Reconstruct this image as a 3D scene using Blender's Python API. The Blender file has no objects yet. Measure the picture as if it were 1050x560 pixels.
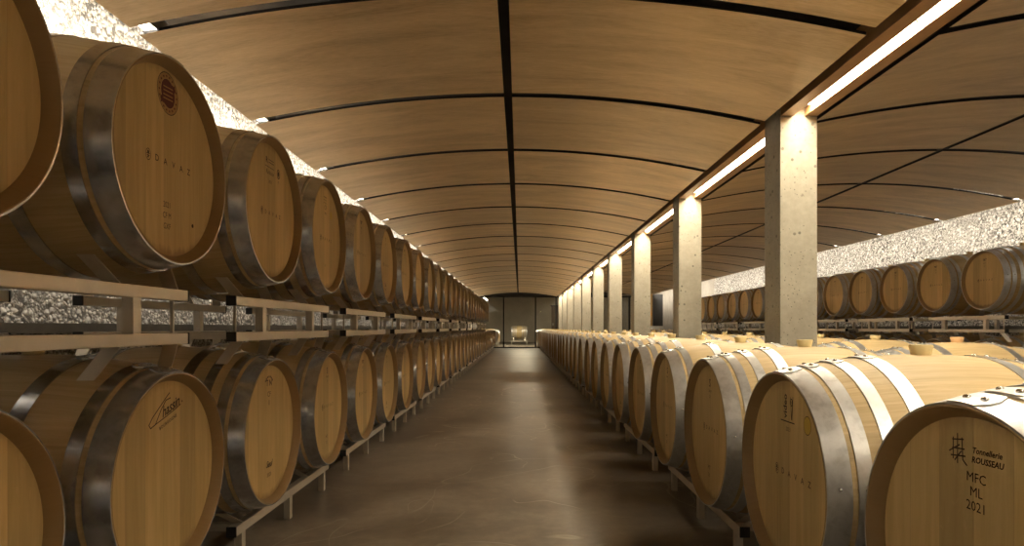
import bpy, bmesh, math, random
from mathutils import Vector, Matrix
PI = math.pi
random.seed(7)
SC = bpy.context.scene
COL = SC.collection

# ------------------------------------------------------------------ materials
def new_mat(name):
    m = bpy.data.materials.new(name); m.use_nodes = True
    nt = m.node_tree; nt.nodes.clear()
    out = nt.nodes.new('ShaderNodeOutputMaterial')
    b = nt.nodes.new('ShaderNodeBsdfPrincipled')
    nt.links.new(b.outputs[0], out.inputs[0])
    return m, nt, b

class N:
    """tiny node-graph helper"""
    def __init__(s, nt): s.nt = nt
    def node(s, t, **kw):
        n = s.nt.nodes.new(t)
        for k, v in kw.items(): setattr(n, k, v)
        return n
    def put(s, sock, v):
        if hasattr(v, 'is_output') or isinstance(v, bpy.types.NodeSocket): s.nt.links.new(v, sock)
        else: sock.default_value = v
    def math(s, op, a, b=0.0, c=None, clamp=False):
        n = s.node('ShaderNodeMath', operation=op, use_clamp=clamp)
        s.put(n.inputs[0], a); s.put(n.inputs[1], b)
        if c is not None: s.put(n.inputs[2], c)
        return n.outputs[0]
    def vmath(s, op, a, b=(0, 0, 0)):
        n = s.node('ShaderNodeVectorMath', operation=op)
        s.put(n.inputs[0], a); s.put(n.inputs[1], b)
        return n.outputs[0]
    def coord(s, which='Object'): return s.node('ShaderNodeTexCoord').outputs[which]
    def sep(s, v):
        n = s.node('ShaderNodeSeparateXYZ'); s.put(n.inputs[0], v); return n.outputs
    def comb(s, x, y, z):
        n = s.node('ShaderNodeCombineXYZ')
        for i, q in enumerate((x, y, z)): s.put(n.inputs[i], q)
        return n.outputs[0]
    def noise(s, vec, scale=5, detail=4, rough=.5, dist=0, out='Fac'):
        n = s.node('ShaderNodeTexNoise')
        s.put(n.inputs['Vector'], vec); n.inputs['Scale'].default_value = scale
        n.inputs['Detail'].default_value = detail; n.inputs['Roughness'].default_value = rough
        n.inputs['Distortion'].default_value = dist
        return n.outputs[out]
    def voro(s, vec, scale, feature='F1', out='Distance', rnd=1.0):
        n = s.node('ShaderNodeTexVoronoi', feature=feature)
        s.put(n.inputs['Vector'], vec); n.inputs['Scale'].default_value = scale
        n.inputs['Randomness'].default_value = rnd
        return n.outputs[out]
    def white(s, v):
        n = s.node('ShaderNodeTexWhiteNoise', noise_dimensions='1D'); s.put(n.inputs['W'], v); return n.outputs[0]
    def ramp(s, f, stops, interp='LINEAR'):
        n = s.node('ShaderNodeValToRGB'); s.put(n.inputs[0], f)
        cr = n.color_ramp; cr.interpolation = interp
        while len(cr.elements) < len(stops): cr.elements.new(.5)
        for e, (p, c) in zip(cr.elements, stops):
            e.position = p; e.color = (c, c, c, 1) if isinstance(c, (int, float)) else (*c, 1)
        return n.outputs[0]
    def mix(s, f, a, b, mode='MIX'):
        n = s.node('ShaderNodeMix', data_type='RGBA', blend_type=mode)
        s.put(n.inputs[0], f)
        for i, q in ((6, a), (7, b)):
            if isinstance(q, tuple) and len(q) == 3: q = (*q, 1)
            s.put(n.inputs[i], q)
        return n.outputs[2]
    def maprange(s, v, a, b, c, d):
        n = s.node('ShaderNodeMapRange'); s.put(n.inputs[0], v)
        for i, q in enumerate((a, b, c, d)): n.inputs[i + 1].default_value = q
        return n.outputs[0]
    def rand(s): return s.node('ShaderNodeObjectInfo').outputs['Random']
    def bump(s, b, h, strength=.3, dist=.01):
        n = s.node('ShaderNodeBump'); s.put(n.inputs['Height'], h)
        n.inputs['Strength'].default_value = strength; n.inputs['Distance'].default_value = dist
        s.nt.links.new(n.outputs[0], b.inputs['Normal']); return n

RB, RH, HL = .345, .290, .415       # belly radius, head radius, half length
HR, HD = .267, .030                 # head board radius, recess depth
OAK_A, OAK_B, OAK_C = (.60, .385, .165), (.50, .305, .120), (.68, .46, .215)

def oak_head():
    m, nt, b = new_mat('oak_head_boards'); n = N(nt)
    co = n.coord(); x, y, z = n.sep(co); r = n.rand()
    off = n.math('MULTIPLY', r, 37.0)
    bx = n.math('ADD', n.math('MULTIPLY', x, 11.5), n.math('ADD', off, .5))
    wob = n.math('MULTIPLY', n.white(n.math('FLOOR', bx)), 1.0)
    frac = n.math('FRACT', bx)
    seam = n.math('MINIMUM', frac, n.math('SUBTRACT', 1.0, frac))
    gv = n.comb(n.math('ADD', n.math('MULTIPLY', x, 34.0), n.math('MULTIPLY', wob, 90.0)), off, n.math('MULTIPLY', z, 2.0))
    g = n.noise(gv, 1.5, 6, .58, .6)
    base = n.ramp(g, [(.25, (.545, .385, .160)), (.5, (.635, .465, .205)), (.75, (.715, .535, .255))])
    tone = n.maprange(wob, 0, 1, .80, 1.12)
    col = n.mix(1.0, base, n.comb(tone, n.math('MULTIPLY', tone, .99), n.math('MULTIPLY', tone, .97)), 'MULTIPLY')
    fl = n.noise(n.comb(n.math('MULTIPLY', x, 55.0), off, n.math('MULTIPLY', z, 20.0)), 1.0, 3, .6, 1.6)
    col = n.mix(n.maprange(fl, .60, .70, 0, .22), col, (.74, .52, .26))
    line = n.maprange(seam, 0, .016, .35, 0)
    col = n.mix(line, col, (.30, .17, .065))
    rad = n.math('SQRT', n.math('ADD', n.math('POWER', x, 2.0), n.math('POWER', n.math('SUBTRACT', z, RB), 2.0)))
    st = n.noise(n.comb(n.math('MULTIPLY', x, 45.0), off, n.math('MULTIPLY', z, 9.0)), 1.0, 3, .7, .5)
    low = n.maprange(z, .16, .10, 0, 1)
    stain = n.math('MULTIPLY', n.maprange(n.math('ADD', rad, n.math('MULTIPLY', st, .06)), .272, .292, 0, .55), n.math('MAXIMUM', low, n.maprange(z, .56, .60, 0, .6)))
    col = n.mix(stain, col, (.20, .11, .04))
    ot = n.maprange(r, 0, 1, .93, 1.05)
    col = n.mix(1.0, col, n.comb(ot, ot, n.math('MULTIPLY', ot, .99)), 'MULTIPLY')
    nt.links.new(col, b.inputs['Base Color'])
    b.inputs['Roughness'].default_value = .55
    n.bump(b, n.math('SUBTRACT', n.math('MULTIPLY', g, .25), line), .25, .004)
    return m

def oak_staves():
    m, nt, b = new_mat('oak_staves'); n = N(nt)
    co = n.coord(); x, y, z = n.sep(co); r = n.rand()
    ang = n.math('ARCTAN2', n.math('SUBTRACT', z, RB), x)
    a = n.math('ADD', n.math('MULTIPLY', ang, 29 / (2 * PI)), 14.5)
    cell = n.math('FLOOR', a); frac = n.math('FRACT', a)
    seam = n.math('MINIMUM', frac, n.math('SUBTRACT', 1.0, frac))
    w = n.white(n.math('ADD', cell, n.math('MULTIPLY', n.math('FLOOR', n.math('MULTIPLY', r, 50.0)), 31.0)))
    gv = n.comb(n.math('ADD', n.math('MULTIPLY', ang, 20.0), n.math('MULTIPLY', w, 60.0)), n.math('MULTIPLY', y, 3.0), n.math('MULTIPLY', r, 20.0))
    g = n.noise(gv, 1.5, 7, .62, .5)
    base = n.ramp(g, [(.28, (.455, .33, .16)), (.52, (.55, .415, .22)), (.75, (.62, .485, .28))])
    t = n.maprange(w, 0, 1, .90, 1.07)
    col = n.mix(1.0, base, n.comb(t, t, t), 'MULTIPLY')
    line = n.maprange(seam, 0, .010, .26, 0)
    col = n.mix(line, col, (.30, .18, .07))
    # toasted inner chime (the lip inside the head)
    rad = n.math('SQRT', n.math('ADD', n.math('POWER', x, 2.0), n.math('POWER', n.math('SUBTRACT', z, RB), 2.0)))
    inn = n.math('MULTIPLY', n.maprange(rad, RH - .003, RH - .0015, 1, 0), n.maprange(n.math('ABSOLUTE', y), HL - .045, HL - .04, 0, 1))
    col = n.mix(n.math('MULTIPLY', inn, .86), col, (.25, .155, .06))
    nt.links.new(col, b.inputs['Base Color'])
    b.inputs['Roughness'].default_value = .55
    n.bump(b, n.math('SUBTRACT', n.math('MULTIPLY', g, .2), line), .3, .004)
    return m

def steel(name, base, r0, r1, scale=26, spot=.16, metal=1):
    m, nt, b = new_mat(name); n = N(nt)
    co = n.coord(); off = n.math('MULTIPLY', n.rand(), 30.0)
    v = n.vmath('ADD', co, n.comb(off, off, off))
    a = n.noise(v, scale, 5, .65, .4); c = n.noise(v, scale * .22, 3, .6)
    k = n.math('MULTIPLY', a, .6); k = n.math('ADD', k, n.math('MULTIPLY', c, .4))
    d = tuple(q * (1 - spot * 2.2) for q in base); l = tuple(min(1, q * (1 + spot)) for q in base)
    nt.links.new(n.ramp(k, [(.3, d), (.5, base), (.7, l)]), b.inputs['Base Color'])
    b.inputs['Metallic'].default_value = metal
    nt.links.new(n.maprange(k, .35, .65, r0, r1), b.inputs['Roughness'])
    return m

def plain(name, col, rough=.6, metal=0, nscale=None, amt=.1):
    m, nt, b = new_mat(name); n = N(nt)
    if nscale:
        f = n.noise(n.coord(), nscale, 4, .6)
        d = tuple(q * (1 - amt) for q in col); l = tuple(min(1, q * (1 + amt)) for q in col)
        nt.links.new(n.ramp(f, [(.3, d), (.7, l)]), b.inputs['Base Color'])
    else: b.inputs['Base Color'].default_value = (*col, 1)
    b.inputs['Roughness'].default_value = rough; b.inputs['Metallic'].default_value = metal
    return m

def concrete(name, light, dark, pits=True):
    m, nt, b = new_mat(name); n = N(nt)
    co = n.coord(); x, y, z = n.sep(co); off = n.math('MULTIPLY', n.rand(), 25.0)
    v = n.vmath('ADD', co, n.comb(off, off, off))
    big = n.noise(v, 1.8, 5, .6, .3); fine = n.noise(v, 26, 5, .7)
    k = n.math('ADD', n.math('MULTIPLY', big, .65), n.math('MULTIPLY', fine, .35))
    col = n.ramp(k, [(.36, dark), (.62, light)])
    fx = n.math('FRACT', n.math('MULTIPLY', n.math('ADD', x, y), 9.0))
    board = n.maprange(n.math('MINIMUM', fx, n.math('SUBTRACT', 1.0, fx)), 0, .02, .12, 0)
    col = n.mix(board, col, tuple(q * .5 for q in dark))
    hole = 0.0
    if pits:
        p = n.voro(v, 15, 'F1'); gate = n.noise(v, 6, 2, .5)
        hole = n.math('MULTIPLY', n.maprange(p, .13, .18, 1, 0), n.maprange(gate, .45, .50, 0, 1))
        p2 = n.voro(v, 42, 'F1'); hole = n.math('MAXIMUM', hole, n.math('MULTIPLY', n.maprange(p2, .14, .20, 1, 0), n.maprange(gate, .52, .47, 0, 1)))
        col = n.mix(n.math('MULTIPLY', hole, .7), col, tuple(q * .32 for q in dark))
    nt.links.new(col, b.inputs['Base Color']); b.inputs['Roughness'].default_value = .8
    n.bump(b, n.math('SUBTRACT', n.math('MULTIPLY', fine, .4), hole), .35, .006)
    return m

def stone():
    """rough exposed-aggregate wall"""
    m, nt, b = new_mat('rough_aggregate_stone'); n = N(nt)
    co = n.coord()
    v = n.vmath('ADD', co, n.vmath('MULTIPLY', n.noise(co, 14, 2, .5, 0, 'Color'), (.02, .02, .02)))
    def layer(scale, keep):
        d = n.voro(v, scale, 'F1'); c = n.sep(n.voro(v, scale, 'F1', 'Color'))
        return n.math('MULTIPLY', n.maprange(d, .40, .60, 1, 0), n.maprange(c[2], keep, keep + .02, 1, 0)), n.math('SUBTRACT', 1.0, n.math('MULTIPLY', d, 1.5)), c
    m1, d1, c1 = layer(50, 2); m2, d2, c2 = layer(27, .42); m3, d3, c3 = layer(95, 2)
    patch = n.noise(co, 1.8, 4, .6)
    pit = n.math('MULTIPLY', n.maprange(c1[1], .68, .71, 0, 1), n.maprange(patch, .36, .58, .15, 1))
    tone = n.ramp(c1[0], [(0, (.36, .335, .30)), (.4, (.56, .53, .48)), (1, (.76, .73, .68))])
    tone2 = n.ramp(c2[0], [(0, (.42, .39, .35)), (1, (.78, .75, .70))])
    matrix = n.mix(m3, (.17, .15, .125), (.40, .375, .335))
    col = n.mix(m1, matrix, tone)
    col = n.mix(n.math('MULTIPLY', pit, .88), col, (.05, .045, .04))  # shade inside the wall's cavities, painted dark into the stone colour
    col = n.mix(m2, col, tone2)
    nt.links.new(col, b.inputs['Base Color']); b.inputs['Roughness'].default_value = .85
    h = n.math('MULTIPLY', m3, .18)
    h = n.math('ADD', h, n.math('MULTIPLY', n.math('MULTIPLY', m1, d1), .8))
    h = n.math('SUBTRACT', h, n.math('MULTIPLY', pit, .7))
    h = n.math('MAXIMUM', h, n.math('MULTIPLY', n.math('MULTIPLY', m2, d2), 1.3))
    n.bump(b, h, .9, .014)
    return m

def floor_mat():
    m, nt, b = new_mat('polished_concrete_floor'); n = N(nt)
    co = n.coord()
    a = n.noise(co, 1.3, 6, .6, .6); f = n.noise(co, 16, 5, .7); c = n.noise(co, .5, 3, .5, 1.0)
    k = n.math('ADD', n.math('MULTIPLY', a, .55), n.math('ADD', n.math('MULTIPLY', f, .25), n.math('MULTIPLY', c, .2)))
    col = n.ramp(k, [(.38, (.125, .102, .078)), (.5, (.225, .192, .152)), (.62, (.35, .305, .25))])
    s1 = n.noise(n.vmath('ADD', co, (3.1, 0, 0)), .9, 2, .5, 1.4)
    scr = n.maprange(n.math('ABSOLUTE', n.math('SUBTRACT', s1, .5)), 0, .006, 1, 0)
    s2 = n.noise(n.vmath('ADD', co, (9.1, 4, 0)), .7, 1, .5, 2.2)
    scr2 = n.maprange(n.math('ABSOLUTE', n.math('SUBTRACT', s2, .47)), 0, .005, 1, 0)
    gate = n.maprange(n.noise(co, 2.5, 3, .6), .42, .58, 0, .9)
    sc = n.math('MULTIPLY', n.math('MAXIMUM', scr, scr2), gate)
    col = n.mix(sc, col, (.46, .41, .34))
    nt.links.new(col, b.inputs['Base Color'])
    nt.links.new(n.maprange(n.math('ADD', n.math('MULTIPLY', a, .6), n.math('MULTIPLY', f, .4)), .35, .65, .29, .44), b.inputs['Roughness'])
    return m

def ceiling_mat():
    m, nt, b = new_mat('bronze_toned_panel'); n = N(nt)
    co = n.coord(); x, y, z = n.sep(co); off = n.math('MULTIPLY', n.rand(), 40.0)
    v = n.comb(n.math('MULTIPLY', x, .75), n.math('MULTIPLY', y, 3.4), off)
    a = n.noise(v, 1.5, 6, .62, .8)
    v2 = n.comb(n.math('MULTIPLY', x, 9.0), n.math('MULTIPLY', y, 60.0), off)
    g = n.noise(v2, 2.0, 4, .6)
    k = n.math('ADD', n.math('MULTIPLY', a, .7), n.math('MULTIPLY', g, .3))
    col = n.ramp(k, [(.36, (.47, .32, .16)), (.5, (.65, .475, .265)), (.64, (.79, .605, .37))])
    tn = n.maprange(n.rand(), 0, 1, .84, 1.08)
    col = n.mix(1.0, col, n.comb(tn, tn, tn), 'MULTIPLY')
    nt.links.new(col, b.inputs['Base Color'])
    b.inputs['Metallic'].default_value = .40
    nt.links.new(n.maprange(k, .35, .65, .36, .52), b.inputs['Roughness'])
    return m

def emit(name, col, s):
    m = bpy.data.materials.new(name); m.use_nodes = True; nt = m.node_tree; nt.nodes.clear()
    o = nt.nodes.new('ShaderNodeOutputMaterial'); e = nt.nodes.new('ShaderNodeEmission')
    e.inputs[0].default_value = (*col, 1); e.inputs[1].default_value = s
    nt.links.new(e.outputs[0], o.inputs[0]); m.cycles.emission_sampling = 'NONE'; return m

def glass():
    m = bpy.data.materials.new('clear_glass'); m.use_nodes = True; nt = m.node_tree; nt.nodes.clear()
    o = nt.nodes.new('ShaderNodeOutputMaterial'); t = nt.nodes.new('ShaderNodeBsdfTransparent'); g = nt.nodes.new('ShaderNodeBsdfGlossy')
    mx = nt.nodes.new('ShaderNodeMixShader'); f = nt.nodes.new('ShaderNodeFresnel'); f.inputs[0].default_value = 1.45
    t.inputs[0].default_value = (.93, .94, .92, 1); g.inputs['Roughness'].default_value = .0
    nt.links.new(f.outputs[0], mx.inputs[0]); nt.links.new(t.outputs[0], mx.inputs[1]); nt.links.new(g.outputs[0], mx.inputs[2])
    nt.links.new(mx.outputs[0], o.inputs[0]); return m

LAMP_W, COVE_W, FAR_W = 9.2, (12.0, 4.1), 62.0      # watts per metre of lamp, of cove strip; watts of an added far fill lamp
LEDC = (1.0, .86, .62)
COVEC = (1.0, .90, .74)
M = dict(
    head=oak_head(), stave=oak_staves(),
    hoop=steel('galvanised_hoop_steel', (.56, .585, .64), .19, .262, 40, .16),
    hoop_l=steel('bright_galvanised_steel', (.66, .675, .70), .30, .42, 34, .15, .86),
    rivet=steel('rivet_steel', (.50, .50, .50), .2, .26, 60, .1),
    rack=steel('brushed_rack_steel', (.70, .64, .55), .34, .50, 14, .07, .7),
    cap=plain('black_plastic', (.012, .012, .013), .55),
    bung=plain('cream_silicone_bung', (.74, .62, .34), .45, 0, 20, .06),
    bung2=plain('orange_silicone_bung', (.78, .50, .27), .45, 0, 20, .06),
    ink=plain('burnt_brand_ink', (.055, .028, .012), .7),
    ink2=plain('faded_brand_ink', (.20, .115, .05), .7),
    red=plain('dark_red_seal_ink', (.105, .012, .014), .6),
    gold=plain('ochre_seal_ink', (.42, .25, .09), .6),
    yellow=plain('yellow_sticker', (.58, .40, .06), .5),
    pillar=concrete('cast_concrete', (.36, .332, .27), (.25, .226, .182)),
    conc=concrete('smooth_concrete', (.44, .40, .34), (.31, .28, .235), False),
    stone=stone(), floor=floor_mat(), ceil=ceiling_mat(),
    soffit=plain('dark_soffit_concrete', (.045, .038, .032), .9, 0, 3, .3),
    dark=plain('black_steel', (.022, .020, .019), .45, .6),
    olive=plain('dark_galvanised_rail', (.15, .135, .11), .5, .7, 12, .15),
    trough=plain('copper_brown_trough', (.50, .30, .15), .42, .2, 8, .08),
    led=emit('warm_led_diffuser', LEDC, 9.0), cove=emit('cove_led', COVEC, 9.0),
    glass=glass(), door=plain('brown_timber_door', (.17, .095, .05), .5, 0, 6, .15),
    grey=plain('dark_grey_door_steel', (.07, .07, .072), .5, .3),
    goldwood=plain('golden_oak_edge', (.62, .38, .12), .5),
)

# ------------------------------------------------------------------ mesh helpers
def link(o, parent=None):
    COL.objects.link(o)
    if parent is not None: o.parent = parent
    return o

def mesh(name, bm, mats, parent=None, smooth=None):
    me = bpy.data.meshes.new(name); bm.to_mesh(me); bm.free()
    for m in (mats if isinstance(mats, (list, tuple)) else [mats]): me.materials.append(m)
    if smooth is not None:
        me.polygons.foreach_set('use_smooth', [True] * len(me.polygons))
        try: me.set_sharp_from_angle(angle=smooth)
        except Exception: pass
    return link(bpy.data.objects.new(name, me), parent)

def empty(name, loc=(0, 0, 0), rz=0):
    o = bpy.data.objects.new(name, None); o.empty_display_size = .1
    o.location = loc; o.rotation_euler = (0, 0, rz)
    return link(o)

def tag(o, label=None, cat=None, group=None, kind=None):
    if label: o['label'] = label
    if cat: o['category'] = cat
    if group: o['group'] = group
    if kind: o['kind'] = kind
    return o

MADE = []
def dup_tree(src, parent=None):
    if parent is None: MADE.clear()
    c = src.copy(); COL.objects.link(c); MADE.append(c)
    if parent is not None: c.parent = parent
    for ch in KIDS.get(src.name, []):
        k = dup_tree(ch, c)
    return c
def strip_light(parent, loc, rot, sx, sy, watts, col):
    l = bpy.data.lights.new('strip_glow', 'AREA'); l.shape = 'RECTANGLE'; l.size = sx; l.size_y = sy; l.energy = watts; l.color = col
    o = bpy.data.objects.new('strip_glow', l); o.location = loc; o.rotation_euler = rot
    return link(o, parent)
KIDS = {}
def reindex():
    KIDS.clear()
    for o in COL.objects:
        if o.parent: KIDS.setdefault(o.parent.name, []).append(o)

def box(bm, x0, x1, y0, y1, z0, z1, mi=0, bev=0):
    vs = [bm.verts.new((x, y, z)) for x in (x0, x1) for y in (y0, y1) for z in (z0, z1)]
    fs = [(0, 1, 3, 2), (4, 6, 7, 5), (0, 4, 5, 1), (2, 3, 7, 6), (0, 2, 6, 4), (1, 5, 7, 3)]
    faces = []
    for f in fs:
        q = bm.faces.new([vs[i] for i in f]); q.material_index = mi; faces.append(q)
    if bev:
        es = {e for f in faces for e in f.edges}
        bmesh.ops.bevel(bm, geom=list(es), offset=bev, segments=2, affect='EDGES', profile=.6)
    return vs

def hexa(bm, lo, hi):
    """prism from 4 bottom points and 4 top points"""
    a = [bm.verts.new(p) for p in lo]; b = [bm.verts.new(p) for p in hi]
    bm.faces.new(a[::-1]); bm.faces.new(b)
    for i in range(4): bm.faces.new((a[i], a[(i + 1) % 4], b[(i + 1) % 4], b[i]))

def one(name, mat, *args, parent=None, bev=0):
    bm = bmesh.new(); box(bm, *args, bev=bev); bmesh.ops.recalc_face_normals(bm, faces=bm.faces)
    return mesh(name, bm, mat, parent)

def rad(s):
    s = min(s, 2 * HL - s)
    return RB - (RB - RH) * (1 - s / HL) ** 2

def ring(bm, pts, seg, mi=0, closed=False):
    """lathe (y, r) pairs about the barrel axis (local Y, at z = RB)"""
    rows = []
    for (y, r) in pts:
        rows.append([bm.verts.new((r * math.cos(2 * PI * i / seg), y, RB + r * math.sin(2 * PI * i / seg))) for i in range(seg)])
    pr = list(zip(rows, rows[1:]))
    if closed: pr.append((rows[-1], rows[0]))
    for a, b in pr:
        for i in range(seg):
            j = (i + 1) % seg
            f = bm.faces.new((a[i], a[j], b[j], b[i])); f.material_index = mi

def body_bm(seg, n, bm=None, mi=0):
    bm = bm or bmesh.new()
    t = HD + .006
    pts = [(-HL + t, HR - .001), (-HL + HD, HR), (-HL + .002, RH - .0065), (-HL, RH - .0045), (-HL, RH - .002), (-HL + .002, RH)]
    for i in range(1, n): pts.append((-HL + 2 * HL * i / n, rad(2 * HL * i / n)))
    pts += [(-y, r) for y, r in pts[:6][::-1]]
    ring(bm, pts, seg, mi)
    return bm

def head_bm(sign, seg, bm=None, mi=0):
    bm = bm or bmesh.new()
    yo, yi = sign * (HL - HD), sign * (HL - HD - .012)
    ring(bm, [(yi, HR + .002), (yo, HR + .002)], seg, mi)
    for y in (yo, yi):
        f = bm.faces.new([bm.verts.new(((HR + .002) * math.cos(2 * PI * i / seg), y, RB + (HR + .002) * math.sin(2 * PI * i / seg))) for i in range(seg)])
        f.material_index = mi
    bmesh.ops.remove_doubles(bm, verts=bm.verts, dist=1e-5)
    bmesh.ops.recalc_face_normals(bm, faces=bm.faces)
    return bm

def hoop_bm(s0, s1, seg, plate=True, bm=None, mi=0, phi=PI / 2):
    bm = bm or bmesh.new()
    th = .0028
    ys = [s0, s1]
    prof = [(-HL + s0, rad(s0) - .001), (-HL + s0, rad(s0) + th), (-HL + s1, rad(s1) + th), (-HL + s1, rad(s1) - .001)]
    ring(bm, prof, seg, mi, closed=True)
    if plate:                                   # the riveted overlap of the band, cut off at a slant
        k = 8; a0, a1 = phi - .15, phi + .15
        rows = []
        for i in range(k + 1):
            a = a0 + (a1 - a0) * i / k; cut = .35 * (s1 - s0) if i in (0, k) else 0
            row = []
            for s in (s0 + cut, s1 - cut):
                for dr in (0, .0030):
                    r = rad(s) + th + dr - .0004
                    row.append(bm.verts.new((r * math.cos(a), -HL + s, RB + r * math.sin(a))))
            rows.append(row)
        for p, q in zip(rows, rows[1:]):
            for a_, b_ in ((1, 3), (0, 1), (3, 2)):
                f = bm.faces.new((p[a_], q[a_], q[b_], p[b_])); f.material_index = mi
        for e in (rows[0], rows[-1]):
            f = bm.faces.new((e[0], e[1], e[3], e[2])); f.material_index = mi
    return bm

def rivet_bm(s, a, bm=None, mi=0, seg=8, big=.0065):
    bm = bm or bmesh.new()
    r = rad(s) + .0052
    c = Vector((r * math.cos(a), -HL + s, RB + r * math.sin(a)))
    nrm = Vector((math.cos(a), 0, math.sin(a))); t = Vector((0, 1, 0)); u = nrm.cross(t)
    prev = None
    for h, w in ((-.0012, 1), (.0022, .92), (.0042, .55)):
        row = [bm.verts.new(c + nrm * h + (t * math.cos(2 * PI * i / seg) + u * math.sin(2 * PI * i / seg)) * big * w) for i in range(seg)]
        if prev:
            for i in range(seg):
                f = bm.faces.new((prev[i], prev[(i + 1) % seg], row[(i + 1) % seg], row[i])); f.material_index = mi
        prev = row
    f = bm.faces.new(prev); f.material_index = mi
    return bm

def bung_bm(bm=None, mi=0, seg=20):
    bm = bm or bmesh.new()
    z = 2 * RB
    prev = None
    for h, r in ((-.012, .024), (.001, .026), (.024, .0315), (.0275, .030)):
        row = [bm.verts.new((r * math.cos(2 * PI * i / seg), r * math.sin(2 * PI * i / seg), z + h)) for i in range(seg)]
        if prev:
            for i in range(seg):
                f = bm.faces.new((prev[i], prev[(i + 1) % seg], row[(i + 1) % seg], row[i])); f.material_index = mi
        prev = row
    f = bm.faces.new(prev); f.material_index = mi
    return bm

HOOPS6 = [(.0012, .060), (.074, .108), (.225, .265)]
HOOPS8 = [(.0012, .056), (.070, .104), (.138, .172), (.222, .262)]
def all_hoops(h): return h + [(2 * HL - b, 2 * HL - a) for a, b in h[::-1]]

# ------------------------------------------------------------------ printed marks on the heads
YM = -HL + HD - .0008
def text_into(bm, s, size, cx, cz, mi=0, rot=0, shear=0, spacing=1.0, bold=0, font_scale_x=1.0):
    cu = bpy.data.curves.new('t', 'FONT'); cu.body = s; cu.size = size; cu.shear = shear; cu.space_character = spacing
    cu.align_x = 'CENTER'; cu.align_y = 'CENTER'; cu.resolution_u = 2; cu.offset = bold
    o = bpy.data.objects.new('t', cu); COL.objects.link(o)
    me = bpy.data.meshes.new_from_object(o.evaluated_get(bpy.context.evaluated_depsgraph_get()))
    R = Matrix.Rotation(rot, 2)
    vs = []
    for v in me.vertices:
        p = R @ Vector((v.co.x * font_scale_x, v.co.y)); vs.append(bm.verts.new((cx + p.x, YM, RB + cz + p.y)))
    for f in me.polygons:
        try: q = bm.faces.new([vs[i] for i in f.vertices]); q.material_index = mi
        except ValueError: pass
    bpy.data.objects.remove(o); bpy.data.curves.remove(cu); bpy.data.meshes.remove(me)

def disc(bm, cx, cz, rx, rz, mi=0, rot=0, dy=0.0, seg=28, r_in=0):
    def P(k, f):
        a = 2 * PI * k / seg; x, z = rx * f * math.cos(a), rz * f * math.sin(a)
        return (cx + x * math.cos(rot) - z * math.sin(rot), YM - dy, RB + cz + x * math.sin(rot) + z * math.cos(rot))
    if r_in:
        a = [bm.verts.new(P(k, r_in)) for k in range(seg)]; b = [bm.verts.new(P(k, 1)) for k in range(seg)]
        for k in range(seg):
            f = bm.faces.new((a[k], b[k], b[(k + 1) % seg], a[(k + 1) % seg])); f.material_index = mi
    else:
        f = bm.faces.new([bm.verts.new(P(k, 1)) for k in range(seg)]); f.material_index = mi

def stroke(bm, pts, w=.0022, mi=0, dy=0.0):
    for (a, b) in zip(pts, pts[1:]):
        a, b = Vector(a), Vector(b); d = (b - a)
        if d.length < 1e-6: continue
        n = Vector((-d.y, d.x)).normalized() * w / 2; e = d.normalized() * w * .25
        q = [a - e + n, a - e - n, b + e - n, b + e + n]
        f = bm.faces.new([bm.verts.new((p.x, YM - dy, RB + p.y)) for p in q]); f.material_index = mi

def monogram(bm, cx, cz, s=.016, mi=0):
    disc(bm, cx, cz, s * .72, s, mi, r_in=.87)
    disc(bm, cx, cz + s * .42, s * .26, s * .26, mi)
    stroke(bm, [(cx - s * .42, cz + s * .1), (cx, cz + s * .25), (cx + s * .42, cz + s * .1)], s * .16, mi)
    stroke(bm, [(cx, cz + s * .5), (cx, cz - s * .6)], s * .18, mi)
    stroke(bm, [(cx - s * .35, cz - s * .15), (cx + s * .3, cz - s * .22), (cx - s * .25, cz - s * .5)], s * .14, mi)

def davaz(bm, cx=0, cz=0, rot=0, size=.026, mi=0, logo=True, pitch=.0415):
    n = 5; c, s = math.cos(rot), math.sin(rot)
    for i, ch in enumerate('DAVAZ'):
        d = (i - 1.55) * pitch
        text_into(bm, ch, size, cx + d * c, cz + d * s, mi, rot, bold=.0002)
        if ch in 'DZ':
            pass
    if logo: monogram(bm, cx - 2.55 * pitch * c, cz - 2.55 * pitch * s, .0165, mi)

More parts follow.
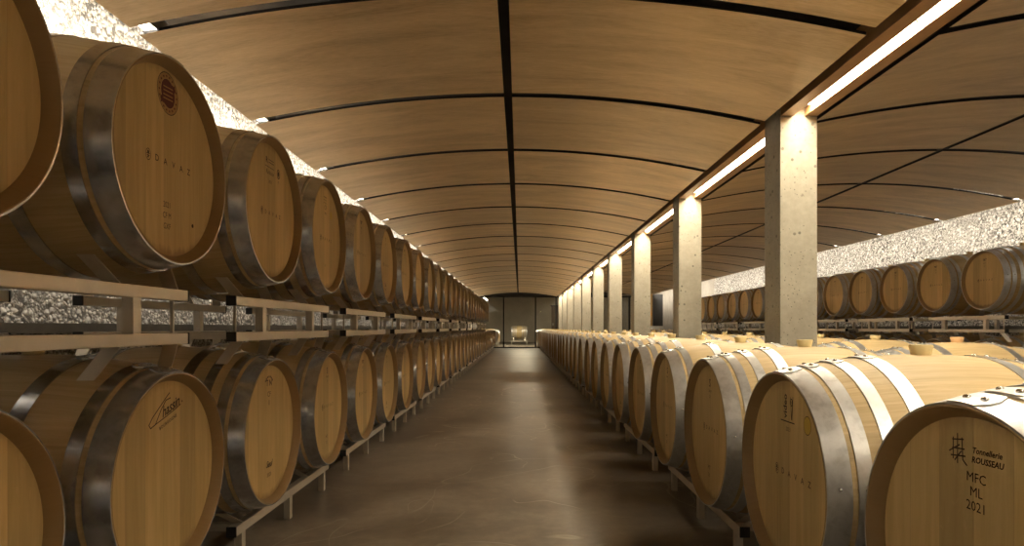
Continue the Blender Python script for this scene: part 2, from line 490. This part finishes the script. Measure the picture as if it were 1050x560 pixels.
def mark_bm(kind):
    bm = bmesh.new()
    if kind == 'seal':
        davaz(bm, .01, .0)
        for i, t in enumerate(('2021', 'CF M', 'GXF')): text_into(bm, t, .024, -.005, -.122 - .031 * i, 0, font_scale_x=.8)
        disc(bm, 0, .205, .041, .050, 0, .15, seg=36, r_in=.955)
        disc(bm, 0, .205, .0385, .047, 1, .15, .0001, 36, .74)
        for k in range(18):
            a = 2 * PI * k / 18; disc(bm, .034 * math.cos(a), .205 + .041 * math.sin(a), .0026, .0026, 2, 0, .0002, 8)
        disc(bm, 0, .205, .027, .034, 2, .15, .0001, 30)
        for q in (-.018, 0, .017): disc(bm, .012 * (q != 0) * (1 if q > 0 else -1), .205 + q, .026 if q == 0 else .018, .010, 2, .05, .0002, 16)
        for q in (-.014, -.005, .005, .014): stroke(bm, [(-.018, .205 + q - .001), (.018, .205 + q + .002)], .0028, 1, .0004)
        for v in bm.verts:
            if v.co.z - RB > .12: v.co.x *= 1.3; v.co.z = RB + .20 + (v.co.z - RB - .205) * 1.2
        disc(bm, .135, -.16, .006, .006, 0)
    elif kind == 'emblems':
        davaz(bm, .01, -.01, 0, .023, pitch=.036)
        text_into(bm, 'R', .034, -.035, .2, 0, bold=.0008)
        for q in (.207, .196): stroke(bm, [(-.015, q), (.035, q)], .003)
        stroke(bm, [(-.05, .176), (.038, .176)], .0025)
        text_into(bm, 'Radoux', .026, -.005, .155, 0, shear=.3); text_into(bm, '2021', .017, .0, .118)
        disc(bm, .085, .17, .017, .02, 0, 0, 0, 20, .75); disc(bm, .085, .17, .009, .011, 0); text_into(bm, 'M', .014, .085, .135)
    elif kind == 'dot':
        davaz(bm, .01, -.01, 0, .022, pitch=.034)
        for q in (.21, .195, .18): stroke(bm, [(-.03, q), (.02, q)], .003)
        text_into(bm, 'CF', .034, 0, .155); text_into(bm, '2021', .018, 0, .125); disc(bm, .095, .13, .02, .022, 1)
        text_into(bm, 'II', .02, -.01, -.15)
    elif kind == 'script':
        r = .30
        text_into(bm, 'hassin', .042, .020, .190, 0, r, .45, .95, .0006)
        stroke(bm, [(.02, .217), (-.004, .212), (-.03, .185), (-.055, .150), (-.078, .142), (-.086, .152), (-.070, .170), (-.035, .196), (.0, .222), (.015, .232)], .0032)
        stroke(bm, [(-.055, .150), (.0, .166), (.055, .184), (.074, .192)], .0028)
        disc(bm, .083, .20, .003, .003)
        text_into(bm, 'BOURGOGNE', .0135, .008, .148, 0, r, 0, 1.15, .0003)
    elif kind == 'arc':
        for k in range(7):
            a = .5 + k * .36; disc(bm, .04 * math.cos(a), .192 + .03 * math.sin(a), .0045, .0045)
        text_into(bm, 'T N', .034, 0, .196, 0, bold=.001); text_into(bm, 'CF', .03, 0, .150); text_into(bm, 'I', .026, 0, .115, 0, bold=.0012)
        text_into(bm, 'Seul', .036, 0, -.135, 0, shear=.4, bold=.0006); text_into(bm, '2020', .022, 0, -.178)
    elif kind == 'house':
        c = .0
        for p in ([(-.045, .234), (-.045, .182)], [(-.058, .222), (-.030, .226)], [(-.058, .207), (-.028, .209)], [(-.062, .193), (-.026, .197)],
                  [(-.056, .226), (-.056, .188)], [(-.034, .228), (-.032, .190), (-.022, .182)], [(-.066, .200), (-.040, .215)], [(-.052, .186), (-.036, .204)]):
            stroke(bm, p, .0026)
        text_into(bm, 'Tonnellerie', .0145, .024, .212, 0, .03, .25, 1.0, .0003); text_into(bm, 'ROUSSEAU', .0145, .025, .196, 0, .03, .2, 1.0, .0004)
        for i, t in enumerate(('MFC', 'ML', '2021')): text_into(bm, t, .024, .0, .164 - .0245 * i, 0)
        davaz(bm, .02, .0, 0, .026, 0, True, .042)
    elif kind == 'video':
        davaz(bm, .034, -.0, 0, .025, pitch=.042)
        text_into(bm, 'video', .032, -.014, .194, 0, PI / 2, 0, 1.0, .0008)
        stroke(bm, [(.020, .222), (.026, .158), (.036, .224), (.030, .158)], .0028)
        disc(bm, .026, .208, .009, .011, 0, 0, 0, 16, .7); disc(bm, .031, .208, .004, .005)
        stroke(bm, [(-.045, .150), (.045, .150)], .0035); text_into(bm, '2021', .016, .005, .128)
        disc(bm, .125, .157, .022, .026, 0, r_in=.92); disc(bm, .125, .157, .0205, .024, 1, 0, .0001)
    elif kind == 'small':
        davaz(bm, .01, .01, 0, .022, pitch=.034)
        text_into(bm, 'S', .045, .0, .195, 0, bold=.0006); text_into(bm, 'Saury', .018, 0, .165, shear=.3); text_into(bm, 'II', .022, 0, .14)
        text_into(bm, 'MT', .024, -.01, -.15); text_into(bm, '21', .022, -.01, -.18)
    elif kind == 'plainA':
        davaz(bm, .01, .0, 0, .023, pitch=.036); text_into(bm, 'SA', .022, .0, .20, 0, bold=.001); stroke(bm, [(-.02, .21), (.03, .21)], .004)
        text_into(bm, 'CF', .022, 0, .165); text_into(bm, '21', .022, 0, .138)
    elif kind == 'plainB':
        davaz(bm, .01, .0, 0, .023, pitch=.036); text_into(bm, 'T', .034, .0, .195, 0, bold=.001); text_into(bm, 'CF', .02, 0, .16); text_into(bm, 'LL', .03, -.01, -.15, 0, bold=.001)
        disc(bm, 0, -.185, .006, .006)
    return bm
MARK_MATS = {'seal': ['ink', 'gold', 'red'], 'dot': ['ink', 'yellow'], 'video': ['ink', 'yellow']}
_marks = {}
def mark_mesh(kind):
    if kind not in _marks:
        me = bpy.data.meshes.new('lettering_' + kind); bm = mark_bm(kind); bm.to_mesh(me); bm.free()
        for m in MARK_MATS.get(kind, ['ink']): me.materials.append(M[m])
        _marks[kind] = me
    return _marks[kind]

# ------------------------------------------------------------------ barrel prototypes
_heads = {}
def lettering(head, kind):
    """the printed marks are surface of the head boards: one mesh with them"""
    key = (head.data.name, kind)
    if key not in _heads:
        bm = bmesh.new(); bm.from_mesh(head.data); n0 = len(bm.faces)
        mk = mark_mesh(kind); bm.from_mesh(mk); bm.faces.ensure_lookup_table()
        for f in bm.faces[n0:]: f.material_index += 1
        me = bpy.data.meshes.new('head'); bm.to_mesh(me); bm.free()
        me.materials.append(M['head'])
        for m in mk.materials: me.materials.append(m)
        _heads[key] = me
    head.data = _heads[key]

def make_barrel(hoops, lod, steel_key='hoop'):
    """lod 0: parts and rivets; 1: parts; 2: one mesh (a few pixels in the photo)"""
    seg = (96, 56, 40)[lod]
    if lod == 2:
        bm = body_bm(seg, 12)
        for s in (-1, 1): head_bm(s, seg, bm, 1)
        for f in all_hoops(hoops): hoop_bm(*f, seg, False, bm, 2)
        bung_bm(bm, 3, 12)
        bmesh.ops.recalc_face_normals(bm, faces=bm.faces)
        return mesh('wine_barrel', bm, [M['stave'], M['head'], M[steel_key], M['bung']], None, math.radians(30))
    root = empty('wine_barrel')
    bm = body_bm(seg, 28); bmesh.ops.recalc_face_normals(bm, faces=bm.faces)
    mesh('body', bm, M['stave'], root, math.radians(35))
    heads = [mesh('head', head_bm(s, seg), M['head'], root) for s in (-1, 1)]
    for (a, b) in all_hoops(hoops):
        bm = hoop_bm(a, b, seg); bmesh.ops.recalc_face_normals(bm, faces=bm.faces)
        if lod == 1:
            for q in (-.07, .07): rivet_bm((a + b) / 2, PI / 2 + q, bm, 1, 6)
        h = mesh('hoop', bm, [M[steel_key], M['rivet']], root, math.radians(35))
        if lod == 0:
            for q in (-.07, .07):
                mesh('rivet', rivet_bm((a + b) / 2, PI / 2 + q), M['rivet'], h, math.radians(60))
            if a < .12: mesh('rivet', rivet_bm((a + b) / 2, .10, None, 0, 8, .0045), M['rivet'], h, math.radians(60))
    mesh('bung', bung_bm(), M['bung'], root, math.radians(40))
    return root

PROTO = {}
for hk, hp, sk in ((6, HOOPS6, 'hoop'), (9, HOOPS8, 'hoop'), (7, HOOPS6, 'hoop_l'), (8, HOOPS8, 'hoop_l')):
    for lod in (0, 1, 2): PROTO[hk, lod] = make_barrel(hp, lod, sk)
reindex()

def place_barrel(hk, lod, x, y, zaxis, rz, mark, label, group, orange=False):
    b = dup_tree(PROTO[hk, lod])
    b.location = (x, y, zaxis - RB); b.rotation_euler = (0, 0, rz)
    tag(b, label, 'barrel', group)
    if lod < 2:
        kids = [o for o in MADE if o.parent == b]
        heads = [o for o in kids if o.name.startswith('head')]
        if mark: lettering(heads[0], mark)
        if orange:
            for o in kids:
                if o.name.startswith('bung'):
                    o.data = o.data.copy(); o.data.materials[0] = M['bung2']
    return b

ORD = ['first', 'second', 'third', 'fourth', 'fifth', 'sixth', 'seventh', 'eighth', 'ninth', 'tenth', 'eleventh', 'twelfth', 'thirteenth', 'fourteenth',
       'fifteenth', 'sixteenth', 'seventeenth', 'eighteenth', 'nineteenth', 'twentieth']
ORD += ['twenty-' + o for o in ORD[:9]] + ['thirtieth'] + ['thirty-' + o for o in ORD[:9]]

P0, PITCH = 1.065, .74
AX_LO, AX_UP = .468, 1.365
XL, XR, X2, X3 = .988, .750, 1.880, 4.620         # head-side rim planes of the rows
LAST = 33
def lod_of(y, near=5.3, mid=12.6): return 0 if y < near else (1 if y < mid else 2)

SPECIAL = {
    ('LU', 1): ('seal', 'oak barrel with dark red oval seal and DAVAZ lettering, second of upper left tier'),
    ('LU', 2): ('emblems', 'oak barrel with small emblems over DAVAZ, third of upper left tier'),
    ('LU', 3): ('dot', 'oak barrel with yellow dot near its top marks, fourth of upper left tier'),
    ('LL', 1): ('script', 'oak barrel with slanted brown cursive brand, second of lower left tier'),
    ('LL', 2): ('arc', 'oak barrel with arched stamp on top and script at bottom, third of lower left tier'),
    ('R1', 0): ('house', 'big shaded barrel stamped MFC ML 2021 at the front corner of the right row'),
    ('R1', 1): ('video', 'barrel with bright hoops, video brand and yellow dot, second of right aisle row'),
    ('R1', 2): ('small', 'barrel with small marks above and below DAVAZ, third of right aisle row'),
}
ROWTXT = {
    'LU': 'oak barrel, {} from the front in the upper tier beside the aisle, left wall',
    'LL': 'oak barrel, {} from the front in the lower tier beside the aisle, left wall',
    'R1': 'oak barrel, {} from the front in the right aisle row before the pillars',
    'R2': 'pale oak barrel, {} visible in the row just behind the concrete pillars',
    'R3U': 'oak barrel, {} from the front in the upper tier along the right stone wall',
    'R3L': 'shaded oak barrel, {} visible in the lower tier along the right stone wall',
}
ROWGRP = {'LU': 'upper tier of barrels by the left wall', 'LL': 'lower tier of barrels by the left wall', 'R1': 'row of barrels right of the aisle',
          'R2': 'row of barrels behind the pillars', 'R3U': 'upper tier of barrels by the right wall', 'R3L': 'lower tier of barrels by the right wall',
          'BL': 'barrels left behind the glass', 'BR': 'barrels right behind the glass'}
def row(code, k0, k1, xrim, zaxis, rz, hk_seq, near, mid):
    s = -1 if rz > 0 else 1
    xc = s * (xrim + HL)
    for i, k in enumerate(range(k0, k1 + 1)):
        y = P0 + PITCH * k
        lod = lod_of(y, near, mid)
        mk, lab = SPECIAL.get((code, k), (None, None))
        if mk is None and lod < 2: mk = ('plainA', 'plainB', 'plainA', 'small')[k % 4]
        if code in ('R2', 'R3L'): mk = None
        if code == 'R3U' and mk: mk = 'plainA'
        lab = lab or ROWTXT[code].format(ORD[i])
        place_barrel(hk_seq[k % len(hk_seq)], lod, xc + random.uniform(-.006, .006), y + random.uniform(-.004, .004), zaxis, rz, mk, lab, ROWGRP[code], code in ('R2',) and k in (3,))
row('LU', 0, 25, XL, AX_UP, PI / 2, (6, 6, 6, 9), 5.3, 11.6)
row('LL', 0, LAST, XL, AX_LO, PI / 2, (6, 6, 9), 5.3, 11.6)
row('R1', 0, LAST, XR, AX_LO, -PI / 2, (8, 8, 8, 7), 5.3, 11.6)
row('R2', 3, LAST, X2, AX_LO, -PI / 2, (8, 7), 5.3, 9.0)
row('R3U', 7, 22, X3, AX_UP, -PI / 2, (8, 8, 7), 7.1, 14.0)
row('R3L', 6, LAST, X3, AX_LO, -PI / 2, (8, 7), 5.3, 9.0)
# the single barrel beyond the glass, lying across the aisle
b = place_barrel(8, 1, -.03, 33.0, .64, PI / 2, None, 'single barrel lying crosswise on a low stand behind the far glass wall', None)

def beyond(code, xrim, rz, txt):
    s = -1 if rz > 0 else 1
    for i, k in enumerate(range(35, 41)):
        place_barrel(8, 2, s * (xrim + HL), P0 + PITCH * k, AX_LO, rz, None, txt.format(ORD[i]), 'barrels ' + txt.split(', ')[1])
beyond('L', XL, PI / 2, 'small distant barrel, left side behind the far glass wall, {} from the glass')
beyond('R', XR, -PI / 2, 'small distant barrel, right side behind the far glass wall, {} from the glass')

# ------------------------------------------------------------------ racks (each carries two barrels)
def rail(parent, y, z0, z1, L=1.14):
    r = one('rail', M['rack'], -L / 2, L / 2, y - .0175, y + .0175, z0, z1, parent=parent, bev=.003)
    for s in (-1, 1):
        one('end_cap', M['cap'], min(s * L / 2, s * (L / 2 + .006)), max(s * L / 2, s * (L / 2 + .006)), y - .0185, y + .0185, z0 - .001, z1 + .001, parent=r)
    return r

def cradle(bm, uc, side, z0, axis, down=False, back=False):
    """leaning flat bar between a rail and a barrel's flank; local x along the row, y into the row"""
    sg = -1 if down else 1
    y0, lean, w, t = -.338, .045, .045, .005
    if back: y0, lean, w = .238, .02, .045
    if back == 2: y0 = .283
    yy = y0 + lean if back else y0 + lean + w
    du = .178
    zt = axis - sg * (math.sqrt(rad(HL + yy) ** 2 - (du - .0025) ** 2)) - sg * .010
    u0, u1 = uc + side * .140, uc + side * du
    lo = [(u0 - t / 2, y0, z0), (u0 + t / 2, y0, z0), (u0 + t / 2, y0 + w, z0), (u0 - t / 2, y0 + w, z0)]
    hi = [(u1 - t / 2, y0 + lean, zt), (u1 + t / 2, y0 + lean, zt), (u1 + t / 2, y0 + lean + w, zt), (u1 - t / 2, y0 + lean + w, zt)]
    hexa(bm, lo, hi)
    # small bent tab lying along the barrel
    a = [(u1 - t / 2, y0 + lean, zt), (u1 + t / 2, y0 + lean, zt), (u1 + t / 2, y0 + lean + w, zt), (u1 - t / 2, y0 + lean + w, zt)]
    bmesh.ops.recalc_face_normals(bm, faces=bm.faces)

def joined_rack(src, name):
    """the same rack as one mesh, for units a few pixels tall in the photo"""
    bm = bmesh.new(); mats = []
    def walk(o, mw):
        if o.type == 'MESH':
            me = o.data.copy(); me.transform(mw)
            for m in me.materials:
                if m not in mats: mats.append(m)
            idx = [mats.index(m) for m in me.materials]
            n0 = len(bm.faces); bm.from_mesh(me); bm.faces.ensure_lookup_table()
            for f in bm.faces[n0:]: f.material_index = idx[f.material_index]
            bpy.data.meshes.remove(me)
        for c in KIDS.get(o.name, []): walk(c, mw)
    walk(src, Matrix())
    return mesh(name, bm, mats)

def upper_rack():
    r = empty('barrel_rack')
    for y in (-.3205, .255):
        rail(r, y, .838, .873); rail(r, y, .9735, 1.009)
        for u in (-.305, .305):
            one('post', M['rack'], u - .018, u + .018, y - .016, y + .016, .873, .9735, parent=r)
    for u in (-.305, .305):
        one('crossbar', M['rack'], u - .015, u + .015, -.303, .2375, .842, .87, parent=r)
    for back in (False, True):
        for uc in (-.37, .37):
            for side in (-1, 1):
                bm = bmesh.new(); cradle(bm, uc, side, 1.009, AX_UP, False, back); mesh('cradle_arm', bm, M['rack'], r)
                bm = bmesh.new(); cradle(bm, uc, side, .838, AX_LO, True, back); mesh('foot_arm', bm, M['rack'], r)
    for u in (-.525, .525):
        one('tie_rod', M['rack'], u - .003, u + .003, -.316, -.306, .873, .9735, parent=r)
    return r

def floor_rack():
    r = empty('barrel_rack')
    for y in (-.3205, .300):
        rail(r, y, .103, .140)
        for u in (-.5, 0, .5): one('leg', M['rack'], u - .016, u + .016, y - .014, y + .014, 0, .103, parent=r)
    for u in (-.5, 0, .5):
        one('crossbar', M['rack'], u - .013, u + .013, -.303, .2825, .106, .134, parent=r)
    for back in (False, 2):
        for uc in (-.37, .37):
            for side in (-1, 1):
                bm = bmesh.new(); cradle(bm, uc, side, .140, AX_LO, False, back); mesh('cradle_arm', bm, M['rack'], r)
    return r
RK = {('u', 0): upper_rack(), ('f', 0): floor_rack()}
reindex()
RK['u', 1] = joined_rack(RK['u', 0], 'barrel_rack'); RK['f', 1] = joined_rack(RK['f', 0], 'barrel_rack')
reindex()
RTXT = {
    ('BL', 'f'): 'low floor rack behind the far glass wall on its left side, {} from the glass',
    ('BR', 'f'): 'low floor rack behind the far glass wall on its right side, {} from the glass',
    ('LU', 'u'): 'steel rack frame between the two left tiers, {} from the front',
    ('LL', 'f'): 'low steel floor rack under the lower left barrels, {} from the front',
    ('R1', 'f'): 'low steel floor rack under the right aisle row, {} from the front',
    ('R2', 'f'): 'low steel floor rack under the row behind the pillars, {} from the front',
    ('R3U', 'u'): 'steel rack frame between the two right wall tiers, {} from the front',
    ('R3L', 'f'): 'low steel floor rack under the right wall tier, {} from the front',
}
def racks(code, kind, k0, k1, xrim, rz, near):
    s = -1 if rz > 0 else 1
    for i, k in enumerate(range(k0, k1 + 1, 2)):
        y = P0 + PITCH * (k + .5)
        o = dup_tree(RK[kind, 0 if y < near else 1])
        o.location = (s * (xrim + HL), y, 0); o.rotation_euler = (0, 0, rz)
        tag(o, RTXT[code, kind].format(ORD[i]), 'barrel rack', {'u': 'stacking racks', 'f': 'floor racks'}[kind] + ' of the ' + ROWGRP[code])
racks('LU', 'u', 0, 24, XL, PI / 2, 9.5)
racks('LL', 'f', 0, 32, XL, PI / 2, 9.5)
racks('R1', 'f', 0, 32, XR, -PI / 2, 9.5)
racks('R2', 'f', 3, 33, X2, -PI / 2, 0)
racks('R3U', 'u', 7, 21, X3, -PI / 2, 10.0)
racks('R3L', 'f', 5, 33, X3, -PI / 2, 0)
racks('BL', 'f', 35, 39, XL, PI / 2, 0); racks('BR', 'f', 35, 39, XR, -PI / 2, 0)
def stand():
    r = empty('barrel_stand', (-.03, 33.0, 0))
    for y in (-.28, .28):
        one('rail', M['rack'], -.45, .45, y - .02, y + .02, .16, .20, parent=r)
        for u in (-.4, .4): one('leg', M['rack'], u - .02, u + .02, y - .018, y + .018, 0, .16, parent=r)
    for u in (-.3, .3):
        one('crossbar', M['rack'], u - .02, u + .02, -.26, .26, .165, .195, parent=r)
        for s in (-1, 1):
            bm = bmesh.new(); yy = .2; zt = .64 - math.sqrt(rad(HL + .28) ** 2 - .19 ** 2) - .012
            hexa(bm, [(u - .02, s * .24 - .004, .195), (u + .02, s * .24 - .004, .195), (u + .02, s * .24 + .004, .195), (u - .02, s * .24 + .004, .195)],
                 [(u - .02, s * yy - .004, zt), (u + .02, s * yy - .004, zt), (u + .02, s * yy + .004, zt), (u - .02, s * yy + .004, zt)])
            bmesh.ops.recalc_face_normals(bm, faces=bm.faces)
            mesh('cradle_arm', bm, M['rack'], r)
    tag(r, 'low steel stand under the single crosswise barrel behind the glass', 'barrel stand')
stand()
for o in list(PROTO.values()) + list(RK.values()):
    for c in list(KIDS.get(o.name, [])):
        for d in list(KIDS.get(c.name, [])): bpy.data.objects.remove(d)
        bpy.data.objects.remove(c)
    bpy.data.objects.remove(o)

# ------------------------------------------------------------------ the room
EDGE, APEX = 2.19, 2.366
Y0, YG, YE = -2.6, 26.2, 38.5
XWL, XWR = -2.15, 5.80
def st(o): o['kind'] = 'structure'; return o
bm = bmesh.new(); box(bm, XWL - .3, XWR + .3, Y0 - .3, YE + .3, -.1, 0); bmesh.ops.recalc_face_normals(bm, faces=bm.faces)
st(mesh('floor', bm, M['floor']))
def wall(name, mat, x0, x1, y0, y1, z0=0, z1=2.75): return st(one(name, mat, x0, x1, y0, y1, z0, z1))
YSL, YSR = 20.3, 18.6
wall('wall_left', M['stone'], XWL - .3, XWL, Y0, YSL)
wall('wall_left', M['conc'], XWL - .3, XWL, YSL, YE)
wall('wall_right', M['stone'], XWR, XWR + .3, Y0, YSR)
wall('wall_right', M['conc'], XWR, XWR + .3, YSR, YE)
wall('wall_front', M['conc'], XWL - .3, XWR + .3, Y0 - .3, Y0)
M['conc2'] = concrete('pale_smooth_concrete', (.74, .66, .54), (.60, .53, .42), False)
wall('wall_back', M['conc2'], XWL - .3, XWR + .3, YE, YE + .3)
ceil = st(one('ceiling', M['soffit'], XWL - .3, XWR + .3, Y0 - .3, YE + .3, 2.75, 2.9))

# vaulted panels with open joints
SEAM0, SP, GAPY, GAPX = 3.96, 1.222, .070, .052
def arc_z(x, xc, half): return APEX - (APEX - EDGE) * ((x - xc) / half) ** 2
def panel(x0, x1, y0, y1, xc, half):
    bm = bmesh.new(); n = 14; rows = []
    for i in range(n + 1):
        x = x0 + (x1 - x0) * i / n; z = arc_z(x, xc, half)
        rows.append([bm.verts.new((x, y, z + d)) for y in (y0, y1) for d in (0, .014)])
    for a, b_ in zip(rows, rows[1:]):
        for p, q in ((0, 2), (1, 3), (0, 1), (2, 3)):
            f = bm.faces.new((a[p], a[q], b_[q], b_[p])); f.material_index = int((p, q) in ((0, 1), (2, 3)))
    for e in (rows[0], rows[-1]): bm.faces.new((e[0], e[1], e[3], e[2])).material_index = 1
    bmesh.ops.recalc_face_normals(bm, faces=bm.faces)
    o = mesh('ceiling_panel', bm, [M['ceil'], M['dark']], ceil, math.radians(40)); return o
HALLS = ((-1.69, 1.54), (1.86, 5.16))
ks = range(-5, 19)
for k in ks:
    ya = SEAM0 + SP * k + GAPY / 2; yb = SEAM0 + SP * (k + 1) - GAPY / 2
    if ya > YG - .1: continue
    yb = min(yb, YG - .04)
    for (a, c) in HALLS:
        xc, half = (a + c) / 2, (c - a) / 2
        panel(a, xc - GAPX / 2, ya, yb, xc, half); panel(xc + GAPX / 2, c, ya, yb, xc, half)
# dark carrier rails above the joints
for (a, c) in HALLS:
    xc = (a + c) / 2
    st(one('trim_1', M['soffit'], xc - .06, xc + .06, Y0, YG - .05, APEX + .075, APEX + .10))
# rear strips fixed along the stone walls
st(one('trim_2', M['olive'], XWL + .002, XWL + .05, Y0, YSL, .865, .910))
st(one('trim_3', M['olive'], XWR - .05, XWR - .002, Y0, YSR, .865, .910))
# cove lights: continuous strips lying on the outer panel edges, shining on the walls
def cove(x, y0, y1, z, s, label):
    r = empty('cove_light', (x, y0, z))
    L = y1 - y0
    a, c = sorted((s * .018, -s * .045)); one('profile', M['rack'], a, c, 0, L, .013, .020, parent=r)
    a, c = sorted((-s * .045, -s * .051)); one('baffle', M['rack'], a, c, 0, L, -.0, .060, parent=r)  # added upright that keeps the strip's light away from the hall centre
    a, c = sorted((s * .018, -s * .042)); one('diffuser', M['cove'], a, c, .002, L - .002, .003, .0125, parent=r)
    n = max(1, round(L / 1.222))
    for i in range(n):
        strip_light(r, (s * .027, (i + .5) * L / n, .008), (0, -s * math.radians(56), 0), .016, L / n * .98, COVE_W[s > 0] * L / n, COVEC)
    tag(r, label, 'strip light')
cove(-1.655, Y0 + .1, YG - .1, EDGE + .022, -1, 'long hidden strip light glowing along the top of the left wall')
cove(5.125, Y0 + .1, YG - .1, EDGE + .022, 1, 'long hidden strip light glowing along the top of the right wall')

# pillars and the light trough above them
PX0, PX1, PY0, PP, PD = 1.600, 1.828, 3.835, 2.443, .245
PIL = ['first and biggest', 'second', 'third', 'fourth', 'fifth', 'sixth', 'seventh', 'eighth', 'ninth', 'tenth']
for k in range(10):
    y = PY0 + PP * k
    o = one('concrete_pillar', M['pillar'], -(PX1 - PX0) / 2, (PX1 - PX0) / 2, -PD / 2, PD / 2, 0, 2.74, bev=.004)
    o.location = ((PX0 + PX1) / 2, y + PD / 2, 0)
    tag(o, 'square raw concrete pillar between barrel rows, %s from the front' % PIL[k], 'pillar', 'concrete pillars'); o['kind'] = 'thing'
for k in range(-2, 10):
    ya = PY0 + PP * (k - 1) + PD; yb = PY0 + PP * k
    if k == -1 or k == -2:
        ya += .0
    ya = max(ya, Y0 + .05)
    L = yb - ya
    if L < .4: continue
    r = empty('ceiling_light', ((PX0 + PX1) / 2, ya, EDGE)); w = (PX1 - PX0) / 2 - .002
    for s in (-1, 1):
        a, c = sorted((s * .036, s * w)); one('lip', M['trough'], a, c, .001, L - .001, 0, .010, parent=r)
        a, c = sorted((s * (w - .012), s * w)); one('side_board', M['trough'], a, c, .001, L - .001, .010, .12, parent=r)
        a, c = sorted((s * .036, s * .046)); one('inner_board', M['trough'], a, c, .001, L - .001, .010, .046, parent=r)
    one('housing', M['trough'], -w + .012, w - .012, .001, L - .001, .054, .066, parent=r)
    n = 4 if L > 2 else max(1, int(L / .55)); g = .040; m_ = .07; sl = (L - 2 * m_) / n
    for i in range(n):
        one('diffuser', M['led'], -.034, .034, m_ + i * sl + g / 2, m_ + (i + 1) * sl - g / 2, .038, .053, parent=r)
        strip_light(r, (0, m_ + (i + .5) * sl, .036), (0, 0, 0), .066, sl - g, LAMP_W * L / n, LEDC)
    if k >= 0:
        nm = ['overhead in front of the first pillar'] + ['between the %s and %s pillars' % (ORD[i], ORD[i + 1]) for i in range(9)]
        lab = 'long recessed strip light in a copper-brown trough ' + nm[k]
    else: lab = 'long recessed strip light in a copper-brown trough ' + ('overhead beside the viewer' if k == -1 else 'behind the viewer')
    tag(r, lab, 'ceiling light', 'strip lights in the pillar line')

# far glass partition
FZ0, FZ1 = 2.155, 2.215
def frame(name, *a): return st(one(name, M['dark'], *a))
w1 = bpy.data.objects.new('window_1', None); w1.location = (0, 0, 0); link(w1); st(w1)
def fr(*a): return one('window_frame', M['dark'], *a, parent=w1)
fr(XWL + .01, PX0 - .01, YG - .03, YG + .03, FZ0, FZ1)
fr(XWL + .01, PX0 - .01, YG - .03, YG + .03, .03, .085)
for x in (-1.72, -.68, .66, 1.52):
    fr(x - .028, x + .028, YG - .028, YG + .028, .085, FZ0)
for a, c in ((-1.69, -.71), (-.65, .63), (.69, 1.49)):
    one('window_pane', M['glass'], a, c, YG - .004, YG + .004, .087, FZ0 - .002, parent=w1)
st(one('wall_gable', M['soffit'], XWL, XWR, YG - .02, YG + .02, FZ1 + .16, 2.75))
w2 = bpy.data.objects.new('window_2', None); link(w2); st(w2)
def fr2(*a): return one('window_frame', M['dark'], *a, parent=w2)
fr2(PX1 + .01, XWR - .01, YG - .03, YG + .03, FZ0, FZ1); fr2(PX1 + .01, XWR - .01, YG - .03, YG + .03, .03, .085)
for x in (1.88, 3.2, 4.60, 5.35): fr2(x - .04, x + .04, YG - .028, YG + .028, .085, FZ0)
for a, c in ((1.92, 3.16), (3.24, 4.56), (4.64, 5.31)):
    one('window_pane', M['glass'], a, c, YG - .004, YG + .004, .087, FZ0 - .002, parent=w2)
# doors seen far away
d = bpy.data.objects.new('door_1', None); link(d); st(d)
one('door_leaf', M['door'], 1.95, 2.55, YE - .05, YE - .005, .01, 2.2, parent=d)
one('door_frame', M['dark'], 1.90, 2.60, YE - .03, YE - .002, 2.2, 2.26, parent=d)
one('handle', M['rack'], 2.02, 2.06, YE - .09, YE - .05, 1.02, 1.16, parent=d)
d = bpy.data.objects.new('door_2', None); link(d); st(d)
one('door_leaf', M['grey'], 5.12, 5.50, 24.00, 24.05, .95, 2.17, parent=d)
one('door_edge', M['goldwood'], 5.04, 5.10, 23.98, 24.05, .95, 2.17, parent=d)

# strip and lamps added out of view to brighten the rooms beyond the glass
cove(-1.70, YG + .2, YE - 6, 2.30, -1, 'added fill strip high on the left behind the far glass wall')
M['fill_led'] = emit('far_fill_diffuser', LEDC, 9.0)
def far_fill_lamp(x, y, label, s=.5):
    r = empty('far_fill_lamp', (x, y, 2.70))
    one('fill_housing', M['rack'], -.6, .6, -.05, .05, .0, .045, parent=r)
    one('diffuser', M['fill_led'], -.58, .58, -.035, .035, -.012, -.001, parent=r)
    strip_light(r, (0, 0, -.014), (0, 0, 0), 1.1, .07, FAR_W, LEDC)
    tag(r, label, 'ceiling light')
far_fill_lamp(.2, 29.6, 'unseen added fill lamp beyond the far glass wall over the single barrel')
far_fill_lamp(4.2, 29.6, 'unseen added fill lamp beyond the glass at the far right hall')

# ------------------------------------------------------------------ camera, world, view
cam = bpy.data.cameras.new('camera'); co = bpy.data.objects.new('camera', cam); COL.objects.link(co)
co.location = (0, 0, .89); co.rotation_euler = (PI / 2, 0, 0)
cam.sensor_width = 36; cam.lens = 640 / 1050 * 36; cam.shift_x = -8 / 1050; cam.shift_y = 56 / 1050
cam.clip_start = .05; cam.clip_end = 100
SC.camera = co
w = bpy.data.worlds.new('world'); SC.world = w; w.use_nodes = True
w.node_tree.nodes['Background'].inputs[0].default_value = (0, 0, 0, 1)
vs = SC.view_settings; vs.view_transform = 'Standard'; vs.look = 'None'; vs.gamma = 1; vs.use_curve_mapping = False
vs.exposure = 1.2
cy = SC.cycles; cy.max_bounces = 10; cy.diffuse_bounces = 6; cy.glossy_bounces = 4; cy.transparent_max_bounces = 8
cy.sample_clamp_indirect = 6; cy.use_denoising = True; cy.caustics_reflective = False; cy.caustics_refractive = False
